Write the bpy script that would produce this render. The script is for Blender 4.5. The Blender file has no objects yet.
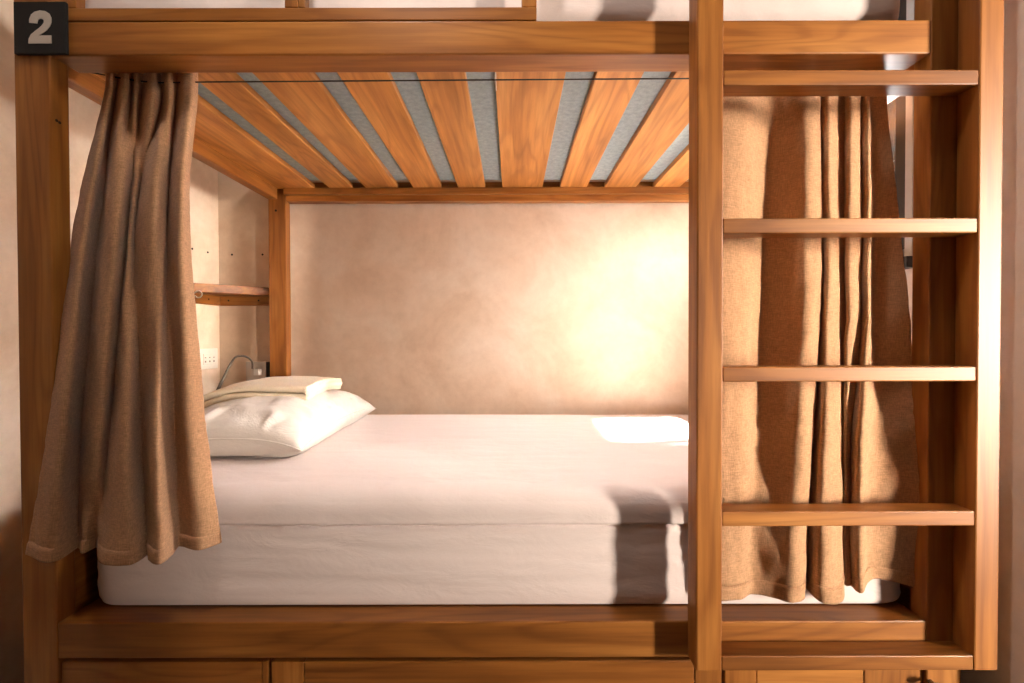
import bpy, bmesh, math, random
from mathutils import Vector, Matrix, noise

random.seed(4)
S = bpy.context.scene
C = S.collection

# ------------------------------------------------------------------ camera
F = 460.0                      # focal length in pixels of a 1024 wide frame
TH = math.atan(5.5 / F)        # slight downward pitch
CZ = 1.10                      # eye height
cam_d = bpy.data.cameras.new('camera')
cam_d.sensor_width = 36.0
cam_d.lens = 36.0 * F / 1024.0
cam_d.shift_x = 0.0
cam_d.clip_start = 0.02
cam = bpy.data.objects.new('camera', cam_d)
C.objects.link(cam)
cam.location = (0, 0, CZ)
cam.rotation_euler = (Matrix.Rotation(math.pi / 2 - TH, 3, 'X') @ Matrix.Rotation(math.radians(-0.14), 3, 'Z')).to_euler()
S.camera = cam

# ------------------------------------------------------------------ light and exposure
S.view_settings.view_transform = 'Standard'
S.view_settings.look = 'None'
S.view_settings.gamma = 1.0
S.view_settings.use_curve_mapping = False
S.view_settings.exposure = 0.1

world = bpy.data.worlds.new('world')
S.world = world
world.use_nodes = True
bg = world.node_tree.nodes['Background']
bg.inputs[0].default_value = (1.0, 0.87, 0.76, 1)
bg.inputs[1].default_value = 0.05


def area_light(name, loc, target, sx, sy, power, color, spread=180):
    d = bpy.data.lights.new(name, 'AREA')
    d.shape = 'RECTANGLE'
    d.size, d.size_y = sx, sy
    d.energy = power
    d.color = color
    d.spread = math.radians(spread)
    o = bpy.data.objects.new(name, d)
    C.objects.link(o)
    o.location = loc
    v = Vector(target) - Vector(loc)
    o.rotation_euler = v.to_track_quat('-Z', 'Y').to_euler()
    return o


# tall narrow doorway to the right of the camera, small ceiling lamp above it, window in the right wall
area_light('doorway_daylight', (3.55, -1.20, 1.20), (1.0, 1.0, 1.10), 0.24, 2.0, 25, (1.0, 0.88, 0.75), 34)
area_light('ceiling_lamp_light', (-0.36, 0.58, 2.60), (-0.36, 1.1, 0.9), 0.10, 0.10, 10, (1.0, 0.91, 0.83))
area_light('window_daylight', (2.20, 1.62, 2.22), (0.30, 1.95, 1.0), 0.8, 0.9, 52, (1.0, 0.94, 0.89), 100)
area_light('window_skylight', (1.25, 1.40, 1.58), (-0.35, 1.12, 0.95), 0.38, 0.50, 36, (1.0, 0.95, 0.92))
sun_d = bpy.data.lights.new('sun', 'SUN')
sun_d.energy = 170.0
sun_d.angle = math.radians(5)
sun_d.color = (1.0, 0.98, 0.96)
sun = bpy.data.objects.new('sun', sun_d)
C.objects.link(sun)
sun.rotation_euler = Vector((-1.0, -0.14, -1.55)).to_track_quat('-Z', 'Y').to_euler()


# ------------------------------------------------------------------ helpers
def at(px, py, Y):
    """world point seen at photo pixel (px, py) at depth Y in front of the camera"""
    u, v = (px - 513.0) / F, -(py - 341.5) / F
    fw = math.cos(TH) + v * math.sin(TH)
    up = v * math.cos(TH) - math.sin(TH)
    return Vector((u * Y / fw, Y, CZ + up * Y / fw))


def xw(px, Y, py=341.5): return at(px, py, Y).x
def zw(py, Y): return at(513, py, Y).z


def base(o):
    v = Vector((0, 0, 0))
    while o:
        v = v + o.location
        o = o.parent
    return v


def obj(name, bm, mat, parent=None, bevel=0.0, smooth=False, label=None):
    if parent is not None:
        bmesh.ops.translate(bm, verts=bm.verts, vec=-base(parent))
    me = bpy.data.meshes.new(name)
    bm.normal_update()
    bm.to_mesh(me)
    bm.free()
    o = bpy.data.objects.new(name, me)
    C.objects.link(o)
    if mat: me.materials.append(mat)
    o.parent = parent
    if smooth:
        for p in me.polygons: p.use_smooth = True
    if bevel:
        m = o.modifiers.new('bevel', 'BEVEL')
        m.width = bevel
        m.segments = 2
        m.limit_method = 'ANGLE'
    if label: o['label'] = label
    return o


def thing(name, label, cat, loc, group=None):
    o = bpy.data.objects.new(name, None)
    C.objects.link(o)
    o.empty_display_size = 0.05
    o.location = loc
    return tag(o, label, cat, group)


def tag(o, label, cat, group=None):
    o['label'] = label
    o['category'] = cat
    if group: o['group'] = group
    return o


def struct(o):
    o['kind'] = 'structure'
    return o


def box(x0, x1, y0, y1, z0, z1, bm=None):
    bm = bm or bmesh.new()
    m = Matrix.Translation(((x0 + x1) / 2, (y0 + y1) / 2, (z0 + z1) / 2)) @ \
        Matrix.Diagonal((abs(x1 - x0), abs(y1 - y0), abs(z1 - z0), 1))
    bmesh.ops.create_cube(bm, size=1.0, matrix=m)
    return bm


def prism(pts, axis_vec, bm=None):
    """closed polygon (list of Vectors) swept along axis_vec"""
    bm = bm or bmesh.new()
    a = [bm.verts.new(p) for p in pts]
    b = [bm.verts.new(p + axis_vec) for p in pts]
    n = len(pts)
    bm.faces.new(a)
    bm.faces.new(list(reversed(b)))
    for i in range(n):
        bm.faces.new((a[i], b[i], b[(i + 1) % n], a[(i + 1) % n]))
    bmesh.ops.recalc_face_normals(bm, faces=bm.faces)
    return bm


def catmull(P, t):
    n = len(P)
    s = min(max(t, 0), 1) * (n - 1)
    i = min(int(s), n - 2)
    f = s - i
    p0, p1, p2, p3 = P[max(i - 1, 0)], P[i], P[i + 1], P[min(i + 2, n - 1)]
    return 0.5 * ((2 * p1) + (p2 - p0) * f + (2 * p0 - 5 * p1 + 4 * p2 - p3) * f * f
                  + (3 * p1 - p0 - 3 * p2 + p3) * f ** 3)


def tube(path, r, bm=None, seg=12, steps=None, r1=None):
    bm = bm or bmesh.new()
    P = [catmull(path, k / steps) for k in range(steps + 1)] if steps else path
    rings = []
    ref = Vector((0.13, 0.31, 0.94))
    for i, p in enumerate(P):
        t = (P[min(i + 1, len(P) - 1)] - P[max(i - 1, 0)]).normalized()
        a = t.cross(ref).normalized()
        b = t.cross(a)
        rr = r if r1 is None else r + (r1 - r) * i / (len(P) - 1)
        rings.append([bm.verts.new(p + (a * math.cos(2 * math.pi * k / seg) + b * math.sin(2 * math.pi * k / seg)) * rr)
                      for k in range(seg)])
    for i in range(len(rings) - 1):
        for k in range(seg):
            bm.faces.new((rings[i][k], rings[i][(k + 1) % seg], rings[i + 1][(k + 1) % seg], rings[i + 1][k]))
    bm.faces.new(list(reversed(rings[0])))
    bm.faces.new(rings[-1])
    bmesh.ops.recalc_face_normals(bm, faces=bm.faces)
    return bm


def lathe(profile, origin, axis='Y', seg=24, bm=None):
    """profile: list of (radius, distance along axis)"""
    bm = bm or bmesh.new()
    rings = []
    for r, d in profile:
        ring = []
        for k in range(seg):
            c, s = math.cos(2 * math.pi * k / seg) * r, math.sin(2 * math.pi * k / seg) * r
            v = {'X': (d, c, s), 'Y': (c, d, s), 'Z': (c, s, d)}[axis]
            ring.append(bm.verts.new(Vector(origin) + Vector(v)))
        rings.append(ring)
    for i in range(len(rings) - 1):
        for k in range(seg):
            bm.faces.new((rings[i][k], rings[i][(k + 1) % seg], rings[i + 1][(k + 1) % seg], rings[i + 1][k]))
    bm.faces.new(rings[0])
    bm.faces.new(rings[-1])
    bmesh.ops.recalc_face_normals(bm, faces=bm.faces)
    return bm


def fbm(v, o=3):
    return noise.fractal(v, 1.0, 2.0, o)


# ------------------------------------------------------------------ materials
def srgb(r, g, b):
    def l(c):
        c /= 255.0
        return c / 12.92 if c <= 0.04045 else ((c + 0.055) / 1.055) ** 2.4
    return (l(r), l(g), l(b), 1)


class NT:
    def __init__(self, name):
        self.m = bpy.data.materials.new(name)
        self.m.use_nodes = True
        self.t = self.m.node_tree
        self.p = self.t.nodes['Principled BSDF']
        self.out = self.t.nodes['Material Output']

    def n(self, kind, **kw):
        nd = self.t.nodes.new(kind)
        for k, v in kw.items():
            if k.startswith('i_'):
                nd.inputs[k[2:].replace('_', ' ')].default_value = v
            else:
                setattr(nd, k, v)
        return nd

    def l(self, a, b): self.t.links.new(a, b)

    def ramp(self, fac, stops):
        r = self.n('ShaderNodeValToRGB')
        el = r.color_ramp.elements
        while len(el) < len(stops): el.new(0.5)
        for e, (p, c) in zip(el, stops):
            e.position, e.color = p, c
        self.l(fac, r.inputs[0])
        return r.outputs[0]

    def bump(self, h, strength, dist):
        b = self.n('ShaderNodeBump', i_Strength=strength, i_Distance=dist)
        self.l(h, b.inputs['Height'])
        self.l(b.outputs[0], self.p.inputs['Normal'])

    def mix(self, a, b, fac, blend='MIX'):
        m = self.n('ShaderNodeMix', data_type='RGBA', blend_type=blend)
        for s, v in ((m.inputs[0], fac), (m.inputs[6], a), (m.inputs[7], b)):
            if hasattr(v, 'is_linked'): self.l(v, s)
            else: s.default_value = v
        return m.outputs[2]


def wood(name, axis, dark, mid, light, rough=0.42):
    t = NT(name)
    tc = t.n('ShaderNodeTexCoord')
    oi = t.n('ShaderNodeObjectInfo')
    off = t.n('ShaderNodeVectorMath', operation='SCALE')
    off.inputs[0].default_value = (13.1, 7.7, 9.3)
    t.l(oi.outputs['Random'], off.inputs['Scale'])
    add = t.n('ShaderNodeVectorMath', operation='ADD')
    t.l(tc.outputs['Object'], add.inputs[0])
    t.l(off.outputs[0], add.inputs[1])

    def mapped(along, across):
        mp = t.n('ShaderNodeMapping')
        sc = [across] * 3
        sc[axis] = along
        mp.inputs['Scale'].default_value = sc
        t.l(add.outputs[0], mp.inputs['Vector'])
        return mp.outputs[0]
    # growth rings: bands of a smooth stretched field
    n1 = t.n('ShaderNodeTexNoise', i_Scale=1.0, i_Detail=2.0, i_Roughness=0.45, i_Distortion=0.35)
    t.l(mapped(1.1, 9.0), n1.inputs['Vector'])
    mul = t.n('ShaderNodeMath', operation='MULTIPLY')
    mul.inputs[1].default_value = 58.0
    t.l(n1.outputs['Fac'], mul.inputs[0])
    sn = t.n('ShaderNodeMath', operation='SINE')
    t.l(mul.outputs[0], sn.inputs[0])
    mr = t.n('ShaderNodeMapRange', i_From_Min=-1.0, i_From_Max=1.0)
    t.l(sn.outputs[0], mr.inputs[0])
    # fine fibres
    n2 = t.n('ShaderNodeTexNoise', i_Scale=1.0, i_Detail=4.0, i_Roughness=0.65)
    t.l(mapped(3.0, 85.0), n2.inputs['Vector'])
    # broad tone patches
    n3 = t.n('ShaderNodeTexNoise', i_Scale=1.0, i_Detail=3.0, i_Roughness=0.5)
    t.l(mapped(1.6, 14.0), n3.inputs['Vector'])
    c = t.ramp(n3.outputs['Fac'], [(0.22, dark), (0.5, mid), (0.8, light)])
    rings = t.ramp(mr.outputs[0], [(0.0, (0.66, 0.58, 0.52, 1)), (0.35, (0.95, 0.93, 0.92, 1)), (1.0, (1.06, 1.05, 1.04, 1))])
    c = t.mix(c, rings, 0.5, 'MULTIPLY')
    fib = t.ramp(n2.outputs['Fac'], [(0.3, (0.72, 0.66, 0.6, 1)), (0.6, (1.08, 1.06, 1.05, 1))])
    c = t.mix(c, fib, 0.75, 'MULTIPLY')
    tone = t.n('ShaderNodeMapRange', i_To_Min=0.86, i_To_Max=1.14)
    t.l(oi.outputs['Random'], tone.inputs[0])
    cv = t.n('ShaderNodeVectorMath', operation='SCALE')
    t.l(c, cv.inputs[0])
    t.l(tone.outputs[0], cv.inputs['Scale'])
    t.l(cv.outputs[0], t.p.inputs['Base Color'])
    t.p.inputs['Roughness'].default_value = rough
    t.p.inputs['Specular IOR Level'].default_value = 0.35
    t.bump(n2.outputs['Fac'], 0.12, 0.002)
    return t.m


WD, WM, WL = srgb(110, 64, 24), srgb(150, 94, 40), srgb(180, 123, 60)
WX = wood('teak_along_x', 0, WD, WM, WL)
WY = wood('teak_along_y', 1, WD, WM, WL)
WZ = wood('teak_along_z', 2, WD, WM, WL)
SL = wood('teak_slat', 1, srgb(160, 104, 50), srgb(190, 130, 66), srgb(210, 154, 88))


def plaster(name, c0, c1, c2, bump=0.25, scale=3.0):
    t = NT(name)
    tc = t.n('ShaderNodeTexCoord')
    n1 = t.n('ShaderNodeTexNoise', i_Scale=scale, i_Detail=8.0, i_Roughness=0.62, i_Distortion=0.6)
    n2 = t.n('ShaderNodeTexNoise', i_Scale=scale * 9, i_Detail=6.0, i_Roughness=0.7)
    t.l(tc.outputs['Object'], n1.inputs['Vector'])
    t.l(tc.outputs['Object'], n2.inputs['Vector'])
    c = t.ramp(n1.outputs['Fac'], [(0.32, c0), (0.5, c1), (0.68, c2)])
    f = t.ramp(n2.outputs['Fac'], [(0.3, (0.9, 0.88, 0.85, 1)), (0.6, (1.02, 1.02, 1.02, 1))])
    c = t.mix(c, f, 0.6, 'MULTIPLY')
    t.l(c, t.p.inputs['Base Color'])
    t.p.inputs['Roughness'].default_value = 0.75
    t.bump(n2.outputs['Fac'], bump, 0.004)
    return t.m


PL = plaster('polished_plaster', srgb(216, 188, 160), srgb(228, 204, 178), srgb(236, 217, 195))
PLG = plaster('grey_plaster', srgb(212, 202, 194), srgb(222, 213, 206), srgb(228, 220, 214), 0.35, 2.2)
FLM = plaster('floor_cement', srgb(120, 100, 82), srgb(140, 118, 96), srgb(155, 132, 108), 0.3)
CEM = plaster('ceiling_paint', srgb(215, 205, 192), srgb(225, 214, 202), srgb(230, 222, 212), 0.1)


def cloth(name, col, var=0.08, weave=0.35, rough=0.9, freq=900.0, sheen=0.15, wrinkle=0.0):
    t = NT(name)
    tc = t.n('ShaderNodeTexCoord')

    def nz(sx, sy, sz, d=2.0):
        mp = t.n('ShaderNodeMapping')
        mp.inputs['Scale'].default_value = (sx, sy, sz)
        t.l(tc.outputs['Object'], mp.inputs['Vector'])
        n = t.n('ShaderNodeTexNoise', i_Scale=1.0, i_Detail=d, i_Roughness=0.6)
        t.l(mp.outputs[0], n.inputs['Vector'])
        return n.outputs['Fac']
    h = nz(freq * 0.12, freq * 0.12, freq)
    v = nz(freq, freq, freq * 0.12)
    m = t.n('ShaderNodeMath', operation='ADD')
    t.l(h, m.inputs[0])
    t.l(v, m.inputs[1])
    big = nz(5, 5, 5, 4.0)
    lo = tuple(c * (1 - var * 2.2) for c in col[:3]) + (1,)
    hi = tuple(min(c * (1 + var * 2.2), 1) for c in col[:3]) + (1,)
    half = t.n('ShaderNodeMath', operation='MULTIPLY')
    half.inputs[1].default_value = 0.5
    t.l(m.outputs[0], half.inputs[0])
    c = t.ramp(half.outputs[0], [(0.36, lo), (0.5, col), (0.64, hi)])
    f = t.ramp(big, [(0.3, (1 - var,) * 3 + (1,)), (0.7, (1.0, 1.0, 1.0, 1))])
    c = t.mix(c, f, 0.7, 'MULTIPLY')
    t.l(c, t.p.inputs['Base Color'])
    t.p.inputs['Roughness'].default_value = rough
    t.p.inputs['Specular IOR Level'].default_value = 0.15
    t.p.inputs['Sheen Weight'].default_value = sheen
    t.bump(half.outputs[0], weave, 0.0015)
    if wrinkle:
        mp = t.n('ShaderNodeMapping')
        mp.inputs['Scale'].default_value = (7.0, 11.0, 16.0)
        mp.inputs['Rotation'].default_value = (0.2, 0.15, 0.5)
        t.l(tc.outputs['Object'], mp.inputs['Vector'])
        w = t.n('ShaderNodeTexNoise', i_Scale=1.0, i_Detail=5.0, i_Roughness=0.55, i_Distortion=0.5)
        t.l(mp.outputs[0], w.inputs['Vector'])
        b0 = t.p.inputs['Normal'].links[0].from_node
        b1 = t.n('ShaderNodeBump', i_Strength=wrinkle, i_Distance=0.03)
        t.l(w.outputs['Fac'], b1.inputs['Height'])
        t.l(b1.outputs[0], b0.inputs['Normal'])
    return t.m


LINEN = cloth('brown_linen', srgb(192, 148, 110), 0.12, 0.6, freq=620.0)
nt = LINEN.node_tree                      # thin cloth lets some daylight through
pr, ou = nt.nodes['Principled BSDF'], nt.nodes['Material Output']
tl, ms = nt.nodes.new('ShaderNodeBsdfTranslucent'), nt.nodes.new('ShaderNodeMixShader')
nt.links.new(pr.inputs['Base Color'].links[0].from_socket, tl.inputs['Color'])
ms.inputs[0].default_value = 0.2
nt.links.new(pr.outputs[0], ms.inputs[1])
nt.links.new(tl.outputs[0], ms.inputs[2])
nt.links.new(ms.outputs[0], ou.inputs['Surface'])
SHEET = cloth('white_cotton', srgb(222, 206, 200), 0.01, 0.12, wrinkle=0.16)
PILLOWM = cloth('pillow_cotton', srgb(212, 202, 192), 0.012, 0.12, wrinkle=0.28)
TOWEL = cloth('folded_cotton', srgb(236, 218, 190), 0.03, 0.5)
GREYF = cloth('grey_blue_fabric', srgb(156, 172, 176), 0.08, 0.4, freq=500.0, sheen=0.0)


def plain(name, col, rough=0.5, metal=0.0, var=0.06):
    t = NT(name)
    tc = t.n('ShaderNodeTexCoord')
    n = t.n('ShaderNodeTexNoise', i_Scale=60.0, i_Detail=3.0)
    t.l(tc.outputs['Object'], n.inputs['Vector'])
    c = t.ramp(n.outputs['Fac'], [(0.3, tuple(x * (1 - var) for x in col[:3]) + (1,)), (0.7, col)])
    t.l(c, t.p.inputs['Base Color'])
    t.p.inputs['Roughness'].default_value = rough
    t.p.inputs['Metallic'].default_value = metal
    return t.m


BLACK = plain('black_acrylic', srgb(9, 8, 8), 0.8)
CREAM = plain('cream_paint', srgb(206, 196, 184), 0.6)
DARKM = plain('dark_metal', srgb(44, 42, 42), 0.45, 0.4)
DSTEEL = plain('gooseneck_steel', srgb(96, 88, 78), 0.45, 0.6)
SOCK = plain('socket_holes', srgb(150, 136, 120), 0.7)
STEEL = plain('brushed_steel', srgb(200, 190, 178), 0.4, 0.45)
ALU = plain('grey_aluminium', srgb(168, 172, 176), 0.45, 0.3)
WHITEP = plain('white_plastic', srgb(232, 222, 208), 0.4)
HOLE = plain('hole_shadow_filler', srgb(40, 28, 20), 0.9)
WIREM = plain('wire_coating', srgb(30, 28, 26), 0.5)
tg = NT('window_glass')
tr = tg.n('ShaderNodeBsdfTransparent')
gl = tg.n('ShaderNodeBsdfGlossy', i_Roughness=0.02)
mx = tg.n('ShaderNodeMixShader')
mx.inputs[0].default_value = 0.08
tg.l(tr.outputs[0], mx.inputs[1])
tg.l(gl.outputs[0], mx.inputs[2])
tg.l(mx.outputs[0], tg.out.inputs['Surface'])
GLASS = tg.m

# ------------------------------------------------------------------ room
BW = 2.10        # back wall plane
LW = -1.335      # left wall plane
RW = 1.05        # right wall plane
CH = 2.80
struct(obj('floor', box(LW - .1, RW + .5, -2.0, BW + .1, -0.1, 0.0), FLM))
bm = box(LW - .1, RW + .1, -2.0, BW + .1, CH, CH + .1)
box(RW + .1, 3.6, -2.0, 1.25, CH, CH + .1, bm)      # unseen slab added outside to keep sun out of the doorway
struct(obj('ceiling', bm, CEM))
wall_back = struct(obj('wall_back', box(LW - .1, RW + .1, BW, BW + .1, 0, CH), PL))
wall_left = struct(obj('wall_left', box(LW - .1, LW, -2.0, BW, 0, CH), PL))
# right wall: window opening near the back corner, doorway in front of the bed
WY0, WY1, WZ0, WZ1 = 1.205, 2.02, CZ + 0.205, CZ + 1.25
bm = box(RW, RW + .06, 0.935, WY0, 0, CH)
box(RW, RW + .1, WY1, BW, 0, CH, bm)
box(RW, RW + .1, WY0, WY1, 0, WZ0, bm)
box(RW, RW + .1, WY0, WY1, WZ1, CH, bm)
box(RW, RW + .1, 0.0, 0.935, 2.25, CH, bm)
box(RW, RW + .1, -2.0, 0.0, 0, CH, bm)
struct(obj('wall_right', bm, PLG))
struct(obj('light_block_wall', box(RW + .06, 3.6, 1.04, 1.09, 0, CH), PLG))     # unseen wall added to stop doorway light entering by the window
# window
win = struct(thing('window_1', 'w', 'w', (RW, WY0, WZ0)))
for k in ('label', 'category'): del win[k]
e = 0.024


def frame(y0, y1, z0, z1, x0, x1, w):
    b = box(x0, x1, y0, y0 + w, z0, z1)
    box(x0, x1, y1 - w, y1, z0, z1, b)
    box(x0, x1, y0 + w, y1 - w, z0, z0 + w, b)
    box(x0, x1, y0 + w, y1 - w, z1 - w, z1, b)
    return b


struct(obj('window_frame', frame(WY0, WY1, WZ0, WZ1, RW - .004, RW + .07, e), ALU, win, 0.002))
ym = (WY0 + WY1) / 2
for a, b_, xo in ((WY0 + e, ym + .02, .01), (ym - .02, WY1 - e, .04)):
    sash = struct(obj('window_sash', frame(a, b_, WZ0 + e, WZ1 - e, RW + xo - .012, RW + xo + .02, 0.035), DARKM, win, 0.002))
    struct(obj('window_glass', box(RW + xo + .002, RW + xo + .006, a + .035, b_ - .035, WZ0 + e + .035, WZ1 - e - .035), GLASS, sash))
bm = box(RW + .1, 2.05, 1.10, 1.68, WZ1 + .02, WZ1 + .045)      # unseen board added outside, keeps sun off the near window half
box(RW + .1, 1.95, 1.13, 1.16, WZ1 - .02, WZ1 + .02, bm)
struct(obj('sun_block_board', bm, DARKM, win))
struct(obj('window_sill', box(RW - .03, RW + .004, WY0 - .015, WY1 + .015, WZ0 - .03, WZ0), DARKM, win, 0.003))
# old fixing holes in the plaster
for px, py in ((194, 248), (209.5, 251.6)):
    Y = (LW) * F / (px - 513)
    struct(obj('screw_hole', lathe([(0.004, 0), (0.0045, 0.002), (0.003, 0.0025)], (LW, Y, zw(py, Y)), 'X'), HOLE, wall_left))
for px, py in ((234, 254), (264.5, 254)):
    struct(obj('screw_hole', lathe([(0.004, 0), (0.0045, -0.002), (0.003, -0.0025)], (xw(px, BW), BW, zw(py, BW)), 'Y'), HOLE, wall_back))

# ------------------------------------------------------------------ bunk bed
LX0, LX1 = -1.074, -0.998       # left posts
RX0, RX1 = 0.907, 0.984         # right posts
FY0, FY1 = 1.000, 1.045         # front posts
BY0, BY1 = 2.035, 2.080         # rear posts
TOP = CZ + 1.02
ZB0, ZB1 = CZ + 0.6085, CZ + 0.681      # upper beam
ZR0, ZR1 = CZ - 0.706, CZ - 0.6265      # lower rail
bed = thing('bunk_bed', 'teak wooden double bunk bed with slatted upper deck and drawers below, against the plaster wall',
            'bunk bed', (-0.046, 1.0, 0))
for (x0, x1), (y0, y1) in (((LX0, LX1), (FY0, FY1)), ((RX0, RX1), (FY0, FY1)), ((LX0, LX1), (BY0, BY1)), ((RX0, RX1), (BY0, BY1))):
    p = obj('post', box(x0, x1, y0, y1, 0, TOP), WZ, bed, 0.003)
    if x0 < 0 and y0 < 1.5:
        for px, py in ((57.0, 120.5), (60.0, 121.2)):
            obj('screw_hole', lathe([(0.003, 0), (0.003, 0.001)], (LX1, 1.005 + (px - 52.5) * .0022, zw(py, 1.02)), 'X'), HOLE, p)
    if x0 < 0 and y0 > 1.5:
        obj('screw_hole', lathe([(0.005, 0), (0.005, -0.001)], (xw(278, BY0), BY0, zw(210, BY0)), 'Y'), HOLE, p)
# upper deck frame
obj('front_beam', box(LX1, RX0, FY0 + .0015, 1.070, ZB0, ZB1), WX, bed, 0.003)
obj('rear_beam', box(LX1, RX0, BY0 + .004, BY1, CZ + 0.597, ZB1), WX, bed, 0.003)
obj('rear_ledger', box(LX1, RX0, BY0 - .018, BY0 + .004, CZ + 0.622, CZ + 0.650), WX, bed, 0.002)
for x0, x1 in ((LX0, LX0 + .042), (RX1 - .042, RX1)):
    obj('side_beam', box(x0, x1, FY1, BY0, CZ + .604, ZB1 + .03), WY, bed, 0.003)
# guard rail of the upper bunk
G0 = zw(20, 1.0)
G1 = zw(6.5, 1.0)
obj('guard_board', box(LX1, xw(538.5, 1.0, 13), FY0 + .001, FY0 + .024, G0 + .001, G1), WX, bed, 0.002)
for a, b_ in ((68.0, 77.5), (286.0, 299.3), (299.8, 306.5), (523.5, 538.5)):
    obj('guard_upright', box(xw(a, 1.0, 5), xw(b_, 1.0, 5), FY0 + .001, FY0 + .024, G1, TOP - .07), WZ, bed, 0.002)
obj('guard_top_rail', box(LX1, xw(538.5, 1.0, 13), FY0 + .001, FY0 + .024, TOP - .07, TOP - .01), WX, bed, 0.002)
# slats of the upper deck (edges measured across the bed)
K = 1.0 / F
slats = [(-489, -398), (-367, -321), (-294, -229), (-198, -141), (-108, -53), (-19, 62), (97, 151), (187, 250), (285, 338), (374, 412)]
for a, b_ in slats:
    obj('slat', box(a * K, min(b_ * K, RX0), 1.050, BY0 - .002, CZ + .650, CZ + .671), SL, bed, 0.002)
# lower deck
obj('front_rail', box(LX1, RX0, FY0 + .001, 1.062, ZR0, ZR1), WX, bed, 0.003)
obj('rear_rail', box(LX1, RX0, BY0, BY1, ZR0, ZR1), WX, bed, 0.003)
obj('side_rail', box(LX0, LX0 + .05, FY1, BY0, ZR0 - .02, ZR1 + .26), WY, bed, 0.003)
obj('side_rail', box(RX1 - .04, RX1, FY1, BY0, ZR0 - .02, ZR1 + .05), WY, bed, 0.003)
obj('deck_board', box(LX1, RX0, 1.062, BY0, ZR1 - .025, ZR1 - .003), WX, bed)
# storage fronts under the lower deck
ZD0, ZD1 = 0.06, zw(661, 1.008)


def front(px0, px1, stiles, cols_right_bevel=False):
    x0, x1 = xw(px0, 1.008, 670), xw(px1, 1.008, 670)
    d = obj('drawer_front', box(x0 + stiles[0], x1 - stiles[1], 1.008, 1.026, ZD0, ZD1), WX, bed, 0.003)
    if stiles[0]: obj('stile', box(x0, x0 + stiles[0] - .0006, 1.0075, 1.026, ZD0, ZD1), WZ, d, 0.002)
    if stiles[1]: obj('stile', box(x1 - stiles[1] + .0006, x1, 1.0075, 1.026, ZD0, ZD1), WZ, d, 0.002)
    return d


front(61.5, 268.5, (0, 0.014))
front(271.5, 722, (0.072, 0.06))
fr = front(725, 923, (0.07, 0.13))
for x0, x1 in ((LX1, xw(61, 1.008, 670)), (xw(923.5, 1.008, 670), RX0)):
    pass
obj('storage_panel', box(LX1, RX0, 1.032, 1.045, 0.03, ZR0 - .002), WX, bed)
latch = lathe([(0.0045, 0), (0.0045, -0.012), (0.009, -0.016), (0.0095, -0.022), (0.006, -0.026)], (xw(930, 1.0, 680), 1.0, zw(682, 1.0)), 'Y')
obj('latch', latch, STEEL, bed, 0, True, 'small steel latch knob')
# sockets in the rear

# ------------------------------------------------------------------ ladder
AX0, AX1, AX2, AX3 = 0.382, 0.436, 0.961, 1.011
AY0, AY1 = 0.950, 0.999
lad = thing('ladder', 'teak wooden bunk ladder with flat rungs standing in front of the right curtain', 'ladder', (0.70, 0.975, CZ - .70))
for x0, x1 in ((AX0, AX1), (AX2, AX3)):
    obj('side_rail', box(x0, x1, AY0, AY1, CZ - .70, TOP), WZ, lad, 0.003)
for z in (0.5454, 0.2419, -0.0651, -0.3661, -0.6690):
    obj('rung', box(AX1, AX2, AY0 + .0015, AY1, CZ + z - .031, CZ + z), WX, lad, 0.0025)

# ------------------------------------------------------------------ number sign
sign = thing('number_sign', 'square black sign with pale numeral 2 on the left bed post', 'sign', (xw(41.5, .99, 27), 0.998, zw(53, .99)))
obj('plate', box(xw(15.2, .99, 27), xw(67.2, .99, 27), 0.990, 0.998, zw(52.4, .99), zw(0.2, .99)), BLACK, sign, 0.0015)
two = [(262, 183), (264, 150), (280, 112), (310, 89), (355, 78), (400, 84), (435, 105), (452, 140), (453, 180), (440, 214), (412, 248),
       (376, 272), (342, 292), (452, 292), (454, 360), (256, 360), (258, 322), (276, 285), (310, 256), (345, 230), (372, 205), (388, 181),
       (388, 162), (375, 151), (358, 148), (342, 155), (335, 172), (331, 190)]
obj('numeral', prism([at(x / 8.533, y / 8.533, .989) for x, y in two], Vector((0, .001, 0))), CREAM, sign, label='pale numeral 2')


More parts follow.
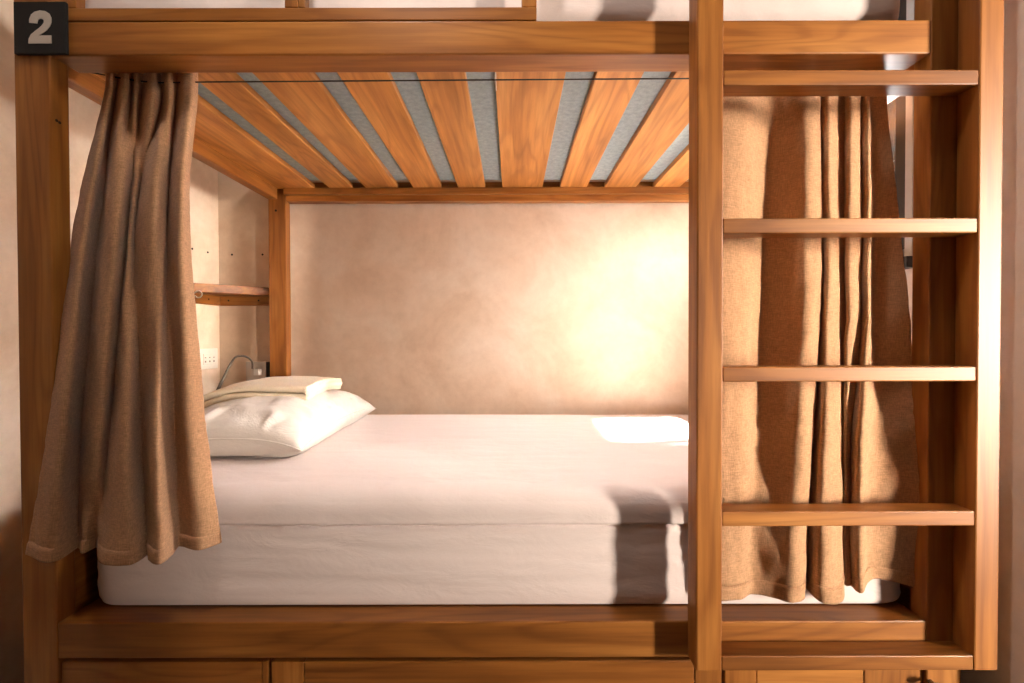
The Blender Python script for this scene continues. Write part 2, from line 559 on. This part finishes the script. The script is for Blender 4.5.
# ------------------------------------------------------------------ soft slabs
def soft_box(x0, x1, y0, y1, z0, z1, n, R, r, disp=None, bm=None, rb=None):
    """dense rounded box; R plan corner radius, r edge radius"""
    bm = bm or bmesh.new()
    nx, ny, nz = n
    cache = {}

    def vert(i, j, k):
        key = (i, j, k)
        if key in cache: return cache[key]
        p = Vector((x0 + (x1 - x0) * i / nx, y0 + (y1 - y0) * j / ny, z0 + (z1 - z0) * k / nz))
        c = Vector((min(max(p.x, x0 + R), x1 - R), min(max(p.y, y0 + R), y1 - R), p.z))
        d = p - c
        if d.length > R:
            p = c + d.normalized() * R if d.x and d.y else p
        if d.x and d.y:      # squash the plan corner onto a circle, keeping spacing
            m = max(abs(d.x), abs(d.y))
            p = c + Vector((d.x, d.y, 0)).normalized() * m
        q = Vector((p.x, p.y, p.z))
        # edge rounding
        cx = Vector((min(max(q.x, x0 + R), x1 - R), min(max(q.y, y0 + R), y1 - R), 0))
        out = Vector((q.x, q.y, 0)) - cx
        dist = out.length          # 0..R from core
        rr = r if (rb is None or q.z > z1 - r) else rb
        zc = min(max(q.z, z0 + rr), z1 - rr)
        u = max(dist - (R - rr), 0)
        w = q.z - zc
        if u > 0 and w:
            m = max(u, abs(w))
            l = math.hypot(u, w)
            u2, w2 = u / l * m, w / l * m
            q = cx + out.normalized() * (R - rr + u2)
            q.z = zc + w2
        cache[key] = bm.verts.new(q)
        return cache[key]

    def quad(f, A, B):
        for a in range(A):
            for b in range(B):
                bm.faces.new((f(a, b), f(a + 1, b), f(a + 1, b + 1), f(a, b + 1)))
    quad(lambda a, b: vert(a, b, 0), nx, ny)
    quad(lambda a, b: vert(a, b, nz), nx, ny)
    quad(lambda a, b: vert(a, 0, b), nx, nz)
    quad(lambda a, b: vert(a, ny, b), nx, nz)
    quad(lambda a, b: vert(0, a, b), ny, nz)
    quad(lambda a, b: vert(nx, a, b), ny, nz)
    bmesh.ops.recalc_face_normals(bm, faces=bm.faces)
    bm.normal_update()
    if disp:
        mv = [(v, v.normal * disp(v.co, v.normal)) for v in bm.verts]
        for v, d in mv: v.co += d
    return bm


def sheet_low(p, nrm):
    if nrm.z < -0.7: return 0
    a = fbm(Vector((p.x * 1.6, p.y * 1.6, p.z * 26)), 3) * 0.0026
    b = fbm(Vector((p.x * 3.5 + p.z * 4, p.y * 3, p.z * 60 + p.x * 4)), 2) * 0.0009
    k = max(0, 1 - (p.z - (CZ - .626)) / 0.07)
    c = math.sin(p.x * 5 + 1.2 + p.z * 70) * 0.004 * k * max(0, fbm(Vector((p.x * 2.0, 3.1, 0)), 2) + .45)
    return a + b + c


def sheet_top(p, nrm):
    if nrm.z < -0.7: return 0
    e_ = max(0, 1 - abs(p.y - 1.09) / 0.16)
    a = fbm(Vector((p.x * 2.2, p.y * 3.2, 0.4)), 3) * 0.003
    b = fbm(Vector((p.x * 10 - p.y * 12, p.x * 4 + p.y * 15, 1)), 3) * 0.0028 * e_
    c = fbm(Vector((p.x * 2.5, p.y * 22, 5)), 2) * 0.0012
    return a + b + c + (0.018 * (p.y - 1.09) if nrm.z > 0.5 else 0)


mat_ = thing('mattress', 'thick lower bunk mattress in white fitted sheet with topper', 'mattress', (-0.02, 1.56, ZR1))
obj('mattress_body', soft_box(-1.004, 0.940, 1.053, 2.03, ZR1, CZ - .428, (190, 80, 24), .09, .018, sheet_low), SHEET, mat_, 0, True)
obj('mattress_topper', soft_box(-1.004, 0.941, 1.049, 2.032, CZ - .434, CZ - .356, (230, 140, 18), .08, .055, sheet_top, None, .005), SHEET, mat_, 0, True)

um = thing('mattress', 'upper bunk mattress, grey-blue underside showing between the slats', 'mattress', (-0.02, 1.56, CZ + .672))
obj('mattress_base', soft_box(-1.02, 0.93, 1.075, 2.005, CZ + .672, CZ + .72, (40, 30, 4), .05, .012), GREYF, um, 0, True, 'grey-blue mattress base fabric')
obj('fitted_sheet', soft_box(-1.022, 0.932, 1.070, 2.007, CZ + .7215, CZ + .86, (120, 40, 14), .06, .04,
    lambda p, n_: fbm(Vector((p.x * 6, p.y * 4, p.z * 9)), 3) * .006), SHEET, um, 0, True, 'white fitted sheet')


# ------------------------------------------------------------------ pillows
def pillow_bm(cx, cy, zb, w, l, h, seed, rot=0.0, nu=70, nv=110):
    bm = bmesh.new()
    w2, l2 = w / 2, l / 2
    sides = []
    for s in (1, -1):
        grid = []
        for j in range(nv + 1):
            row = []
            for i in range(nu + 1):
                u, v = -1 + 2 * i / nu, -1 + 2 * j / nv
                # pinched sides, pointed corners
                x = u * w2 * (1 - 0.05 * (1 - v * v) * 0 - 0.055 * (1 - abs(v) ** 3) * abs(u) ** 3)
                y = v * l2 * (1 - 0.05 * (1 - abs(u) ** 3) * abs(v) ** 3)
                eu, ev = 1 - abs(u), 1 - abs(v)
                prof = (1 - abs(u) ** 2.6) ** 0.55 * (1 - abs(v) ** 3.4) ** 0.45
                edge = min(eu * 1.3, ev * 1.6)
                ph = fbm(Vector((x * 9 + seed, y * 9, 1)), 2) * 5
                wr = math.sin(x * 36 + ph) * math.exp(-((ev * 1.6 - .2) / .2) ** 2) + math.sin(y * 30 + ph) * math.exp(-((eu * 1.3 - .16) / .16) ** 2)
                wamp = 0.011
                soft = fbm(Vector((x * 5 + seed, y * 5, seed)), 3) * 0.014 * min(1, edge * 4) + fbm(Vector((x * 16 + seed, y * 11, seed + 3)), 3) * 0.005
                up = h * 0.62
                dn = h * 0.38
                z = dn + (prof * up + (wr * wamp + soft) * prof) if s > 0 else max(dn - prof * dn * 1.9, 0)
                # seam line droops at the corners
                z -= dn * 0.55 * (abs(u) * abs(v)) ** 2.5
                row.append(Vector((x, y, z)))
            grid.append(row)
        sides.append(grid)
    R = Matrix.Rotation(rot, 4, 'Z')
    T = Vector((cx, cy, zb))
    top = [[bm.verts.new(T + R @ p) for p in row] for row in sides[0]]
    bot = []
    for j, row in enumerate(sides[1]):
        r_ = []
        for i, p in enumerate(row):
            if j in (0, nv) or i in (0, nu): r_.append(top[j][i])
            else: r_.append(bm.verts.new(T + R @ p))
        bot.append(r_)
    for j in range(nv):
        for i in range(nu):
            bm.faces.new((top[j][i], top[j][i + 1], top[j + 1][i + 1], top[j + 1][i]))
            bm.faces.new((bot[j][i], bot[j + 1][i], bot[j + 1][i + 1], bot[j][i + 1]))
    bmesh.ops.recalc_face_normals(bm, faces=bm.faces)
    # piping along the seam
    loop = [top[0][i].co.copy() for i in range(nu)] + [top[j][nu].co.copy() for j in range(nv)] + \
           [top[nv][i].co.copy() for i in range(nu, 0, -1)] + [top[j][0].co.copy() for j in range(nv, 0, -1)]
    return bm, loop


ZT = CZ - .340
bmp, loop = pillow_bm(-0.802, 1.628, ZT, .43, .735, .145, 3.0, math.radians(1))
pil = tag(obj('pillow', bmp, PILLOWM, None, 0, True), 'plump white pillow lying at the left end of the lower mattress', 'pillow')
obj('seam', tube(loop + [loop[0]], 0.0022, seg=6), PILLOWM, pil, 0, True)
# ------------------------------------------------------------------ folded top sheet on the pillow
TX0, TX1 = -1.015, -0.668
T0 = 0.0
path = [(-.06, .006), (.30, .006), (.322, .009), (.328, .016), (.322, .022), (.30, .023), (-.04, .021), (-.052, .027), (-.048, .034),
        (-.03, .036), (.31, .040), (.336, .043), (.343, .051), (.334, .058), (.31, .059), (-.06, .052)]


def ribbon(path, th, steps):
    P = [catmull([Vector((a, b, 0)) for a, b in path], k / steps) for k in range(steps + 1)]
    L_, R_ = [], []
    for i, p in enumerate(P):
        t = (P[min(i + 1, steps)] - P[max(i - 1, 0)]).normalized()
        n_ = Vector((-t.y, t.x, 0))
        L_.append(p + n_ * th)
        R_.append(p - n_ * th)
    return L_ + R_[::-1]


prof = ribbon(path, 0.0068, 130)
bm = bmesh.new()
NY = 26
rows = []
for j in range(NY + 1):
    v = j / NY
    y = 1.50 + .38 * v
    row = []
    for q in prof:
        x = TX0 + q.x + 0.02 * (1 - v) * 0
        sag = -0.010 * max(0, (q.x - .17) / .17) ** 1.6 - .030 * max(0, (.14 - q.x) / .14) ** 2
        sag += -0.012 * (abs(v - .45) * 2) ** 2
        wob = fbm(Vector((q.x * 9, y * 9, 1.7)), 3) * .006
        yy = y + fbm(Vector((q.x * 12, q.y * 40, v * 2)), 2) * .006
        xx = x + fbm(Vector((v * 5, q.y * 20, 4)), 2) * .006 - 0.03 * v
        row.append(bm.verts.new((xx, yy, ZT + .104 + q.y * 1.35 + sag + wob)))
    rows.append(row)
n_ = len(prof)
for j in range(NY):
    for k in range(n_):
        bm.faces.new((rows[j][k], rows[j][(k + 1) % n_], rows[j + 1][(k + 1) % n_], rows[j + 1][k]))
half = n_ // 2
for row, flip in ((rows[0], False), (rows[-1], True)):
    for k in range(half - 1):
        q = (row[k], row[k + 1], row[n_ - 2 - k], row[n_ - 1 - k])
        bm.faces.new(q if not flip else q[::-1])
bmesh.ops.recalc_face_normals(bm, faces=bm.faces)
tag(obj('folded_blanket', bm, TOWEL, None, 0, True), 'folded cream cotton blanket lying on the lower bunk pillow', 'blanket')


# ------------------------------------------------------------------ curtains
def curtain(name, rows, label, crease=1.0, sub=9, nv=90, hem_z=0.045, seed=0.0, tz=None):
    """rows: list of [control points] (world Vectors) from top to hem, same count in each row"""
    nu = (len(rows[0]) - 1) * sub
    cols = []
    zs = [sum(p.z for p in r) / len(r) for r in rows]

    def surf(u, v):
        P = [catmull(r, u) for r in rows]
        # v is a fraction of the drop: find the segment by mean height
        z = zs[0] + (zs[-1] - zs[0]) * v
        for i in range(len(zs) - 1):
            if z >= zs[i + 1] - 1e-6: break
        f = (z - zs[i]) / (zs[i + 1] - zs[i])
        p = catmull(P, (i + min(max(f, 0), 1)) / (len(P) - 1))
        return p

    def point(a, b, off=0.0):
        u, v = a / nu, b / nv
        p = surf(u, v)
        wv = fbm(Vector((p.x * 16 + seed, p.z * 7, seed)), 3) * .0035 + fbm(Vector((p.x * 40, p.z * 26, seed)), 2) * .0012
        crk = fbm(Vector((p.x * 11 + p.z * 5, p.z * 9 - p.x * 6, seed + 4)), 3) * .0045 * v * (crease - 1)
        crk += abs(fbm(Vector((p.x * 30, p.z * 34, seed + 9)), 2)) * .004 * (crease - 1) * math.exp(-((v - .72) / .2) ** 2)
        for v0, sl in ((.475, .05), (.50, -.03), (.30, .04)):        # pressed fold lines across the cloth
            crk -= math.exp(-((v - v0 - sl * (u - .5)) / .006) ** 2) * .0028 * max(0, fbm(Vector((u * 7, v0 * 40, seed)), 2) + .35)
        p.y += (wv + crk) * min(1, v * 6)
        p.y -= off
        return p
    bm = bmesh.new()
    G = [[bm.verts.new(point(a, b)) for a in range(nu + 1)] for b in range(nv + 1)]
    for b in range(nv):
        for a in range(nu):
            bm.faces.new((G[b][a], G[b + 1][a], G[b + 1][a + 1], G[b][a + 1]))
    o = obj(name, bm, LINEN, None, 0, True)
    m = o.modifiers.new('thickness', 'SOLIDIFY')
    m.thickness = 0.0022
    m.offset = 1.0
    # hem: a turned-up band, slightly proud of the cloth, with a stitch ridge at its top
    total = zs[0] - zs[-1]
    b0 = nv * (1 - hem_z / total)
    bm = bmesh.new()
    nh = 6
    H = []
    for h in range(nh + 1):
        b = b0 + (nv - b0) * h / nh
        H.append([bm.verts.new(point(a, b, 0.0022 + (.0012 if 0 < h else -0.0012))) for a in range(nu + 1)])
    for h in range(nh):
        for a in range(nu):
            bm.faces.new((H[h][a], H[h + 1][a], H[h + 1][a + 1], H[h][a + 1]))
    he = obj('hem', bm, LINEN, o, 0, True)
    m = he.modifiers.new('thickness', 'SOLIDIFY')
    m.thickness = 0.0016
    m.offset = 1.0
    tag(o, label, 'curtain')
    return o


def row(y, pts): return [at(px, y, Y) for px, Y in pts]
def row_z(z, pts):
    r_ = []
    for q in pts:
        px, Y = q[:2]
        zz = z + (q[2] if len(q) > 2 else 0)
        v_ = (CZ - zz) / Y * F + 336
        p = at(px, v_, Y)
        p.z = zz
        r_.append(p)
    return r_


topL = [(108, 1.095), (113, 1.082), (119, 1.115), (127, 1.080), (134, 1.115), (139, 1.082), (145, 1.115), (155, 1.078), (163, 1.115),
        (167, 1.09), (172, 1.080), (179, 1.115), (184, 1.085), (192, 1.078), (199, 1.095)]
neckL = [(104, 1.085), (110, 1.062), (116, 1.105), (125, 1.055), (132, 1.105), (137, 1.070), (143, 1.105), (154, 1.050), (163, 1.105),
         (166, 1.085), (172, 1.060), (178, 1.105), (184, 1.065), (192, 1.055), (198, 1.085)]
rowsL = [
    row_z(CZ + .632, topL),
    row_z(CZ + .597, [(a, b + .002) for a, b in topL]),
    row(104, neckL),
    row(212, [(79, 1.07), (89, 1.025), (102, 1.10), (108, 1.04), (121, 1.015), (131, 1.09), (134, 1.05), (139, 1.08), (142, 1.04), (155, 1.005),
              (166, 1.05), (169, 1.10), (174, 1.05), (182, 1.02), (190, 1.06)]),
    row(424, [(50, .982), (65, .955), (82, 1.05), (88, 1.0), (101, .975), (111, 1.045), (114, 1.0), (128, .97), (141, 1.04), (146, 1.03),
              (156, .965), (167, 1.01), (177, 1.045), (188, .995), (206, 1.035)]),
    row_z(CZ - .465, [(28, .984), (52, .945), (78, 1.010), (84, .985), (98, 1.015), (101, .955), (112, .935), (132, .935), (148, .975), (151, .955),
                      (161, .938), (172, .975), (181, 1.020), (200, 1.000), (222, 1.035)]),
]
curtain('curtain', rowsL, 'gathered brown linen curtain hanging at the left post of the lower bunk', 1.7, seed=2.0, nv=110)

topR = [(692, 1.100), (706, 1.088), (722, 1.080), (745, 1.084), (766, 1.115), (788, 1.095), (807, 1.080), (819, 1.084), (823, 1.100), (829, 1.082),
        (834, 1.086), (846, 1.106), (851, 1.082), (859, 1.086), (862, 1.097), (868, 1.082), (874, 1.092), (887, 1.090)]
rowsR = [
    row_z(CZ + .632, topR),
    row_z(CZ + .590, topR),
    row(140, [(692, 1.100), (706, 1.075), (722, 1.055), (746, 1.062), (766, 1.105), (788, 1.085), (808, 1.055), (820, 1.064), (822, 1.085), (829, 1.060),
              (835, 1.068), (846, 1.096), (851, 1.063), (860, 1.068), (862, 1.085), (869, 1.063), (875, 1.077), (891, 1.075)]),
    row(300, [(692, 1.090), (706, 1.060), (722, 1.035), (745, 1.050), (763, 1.095), (788, 1.070), (806, 1.035), (820, 1.052), (822, 1.078), (828, 1.045),
              (838, 1.059), (846, 1.083), (849, 1.053), (860, 1.061), (862, 1.075), (869, 1.048), (877, 1.085), (909, 1.060)]),
    row(440, [(692, 1.06), (705, 1.04), (720, 1.015), (742, 1.026), (757, 1.060), (780, 1.040), (800, 1.010), (812, 1.025), (814, 1.060), (825, 1.012),
              (839, 1.035), (844, 1.062), (846, 1.04), (852, 1.055), (855, 1.04), (863, 1.020), (876, 1.050), (919, 1.030)]),
    row(500, [(692, 1.040), (705, 1.028), (719, 1.010), (740, 1.018), (755, 1.042), (778, 1.028), (796, 1.006), (808, 1.020), (810, 1.042), (823, 1.006),
              (840, 1.025), (844, 1.044), (846, 1.03), (851, 1.042), (854, 1.03), (862, 1.012), (875, 1.042), (923, 1.022)]),
    row_z(CZ - .590, [(692, 1.048), (704, 1.035), (718, 1.015), (738, 1.024), (752, 1.048), (775, 1.030), (792, 1.012), (803, 1.024), (806, 1.046, .012), (822, 1.010),
                      (840, 1.026, -.004), (843, 1.046, .022), (846, 1.040, .022), (850, 1.046, .020), (853, 1.040, .018), (861, 1.022, .016), (874, 1.046, .034), (926, 1.036, .014)]),
]
curtain('curtain', rowsR, 'drawn brown linen curtain with uneven folds hanging behind the ladder', 2.2, seed=7.0, nv=110)

# curtain wire behind the upper beam, with its middle hook
wz = CZ + .5975
wire = tag(obj('curtain_wire', tube([Vector((LX1, 1.098, wz + .030)), Vector((-.86, 1.096, wz + .006)), Vector((-.7, 1.088, wz + .001)), Vector((0, 1.080, wz)), Vector((.9, 1.080, wz + .004))], 0.0016, seg=8, steps=40), WIREM, None, 0, True),
           'thin dark curtain wire strung under the upper beam', 'wire')
hk = at(497, 84, 1.08)
obj('wire_hook', tube([Vector((hk.x, 1.072, ZB0 + .002)), Vector((hk.x, 1.078, wz + .004)), Vector((hk.x, 1.084, wz - .002)), Vector((hk.x + .001, 1.082, wz - .016)), Vector((hk.x + .001, 1.078, wz - .026))], 0.0022, seg=8, steps=16), STEEL, wire, 0, True, 'small steel hook')

# ------------------------------------------------------------------ corner shelf
sh = thing('corner_shelf', 'small teak corner shelf on cleats above the sockets', 'shelf', (LW + .1, 2.0, CZ + .14))
z0, z1 = CZ + .183, CZ + .219
bm = prism([Vector((LW, 1.83, z0)), Vector((LW, BW, z0)), Vector((-1.085, BW, z0)), Vector((-1.085, 2.055, z0))], Vector((0, 0, z1 - z0)))
obj('shelf_board', bm, WX, sh, 0.002)
for b, m in ((box(LW, LW + .018, 1.86, BW - .0185, CZ + .140, z0), WY), (box(LW, -1.085, BW - .018, BW, CZ + .140, z0), WX)):
    cl = obj('cleat', b, m, sh, 0.002)
    if m is WX:
        for px in (230, 260):
            obj('screw_hole', lathe([(0.004, 0), (0.004, -0.001)], (xw(px, BW - .018), BW - .018, CZ + .163), 'Y'), HOLE, cl)
    else:
        obj('screw_hole', lathe([(0.004, 0), (0.004, 0.001)], (LW + .018, 2.0, CZ + .163), 'X'), HOLE, cl)
# wire clip pinched on the shelf edge
q = at(198.5, 293.5, 1.80)
cp = []
for k in range(25):
    a = math.radians(150 - 300 * k / 24)
    cp.append(q + Vector((0.014 * math.cos(a) + .004, 0, 0.013 * math.sin(a))))
cp = [q + Vector((-.052, .035, .008))] + [q + Vector((-.022, .01, .006))] + cp + [q + Vector((-.022, .01, -.006))] + [q + Vector((-.052, .035, -.004))]
tag(obj('wire_clip', tube(cp, 0.0024, seg=8, steps=80), STEEL, None, 0, True), 'small bent steel wire clip at the front edge of the corner shelf', 'clip')

# ------------------------------------------------------------------ socket plate on the left wall
oz0, oz1 = zw(368.5, 2.0), zw(348, 2.0)
Ya, Yb = LW * F / (198.5 - 513), LW * F / (217.0 - 513)
so = thing('wall_socket', 'white double socket plate on the left wall under the corner shelf', 'socket', (LW, (Ya + Yb) / 2, oz0))
pl = obj('cover_plate', box(LW, LW + .008, Ya, Yb, oz0, oz1), WHITEP, so, 0.002)
zc = (oz0 + oz1) / 2
obj('inner_panel', box(LW + .008, LW + .0105, Ya + .022, Yb - .018, zc - .024, zc + .024), WHITEP, pl, 0.001)
for k in range(3):
    yy = Ya + .034 + k * .028
    obj('socket_hole', box(LW + .0105, LW + .0112, yy - .004, yy + .004, zc - .015, zc - .007), SOCK, so)
    obj('socket_hole', box(LW + .0105, LW + .0112, yy - .004, yy + .004, zc + .004, zc + .008), SOCK, so)

# ------------------------------------------------------------------ reading lamp beside the rear post
ax0, ax1 = xw(247, 2.055), xw(266.5, 2.055)
az0, az1 = zw(380, 2.055), zw(361, 2.055)
rl = thing('reading_lamp', 'steel gooseneck reading lamp on a square box beside the rear bed post', 'lamp', ((ax0 + ax1) / 2, 2.10, az0))
bxp = obj('mounting_box', box(ax0 + .003, ax1 - .002, 2.060, BW, az0 + .003, az1 - .003), DARKM, rl, 0.002)
obj('face_plate', box(ax0, ax1, 2.052, 2.060, az0, az1), STEEL, rl, 0.0015)
pg = at(258.5, 371, 2.04)
obj('plug', box(pg.x - .011, pg.x + .013, 2.025, 2.052, pg.z - .016, pg.z + .012), WHITEP, rl, 0.003)
obj('switch', lathe([(0.006, 0), (0.006, -.01), (0.004, -.012)], (pg.x - .018, 2.052, pg.z + .010), 'Y'), STEEL, rl)
neck = [at(253.5, 368, 2.03), at(253, 361, 2.02), at(248, 356.5, 2.00), at(241.5, 355.2, 1.98), at(236, 357, 1.96), at(230.5, 365, 1.93), at(225, 376, 1.90), at(219, 388.5, 1.87)]
obj('gooseneck', tube(neck, 0.0042, seg=12, steps=60, r1=0.0046), DSTEEL, rl, 0, True)
obj('lamp_head', tube([at(223, 380.2, 1.892), at(218.4, 389.8, 1.868)], 0.0062, seg=14), DSTEEL, rl, 0, True)
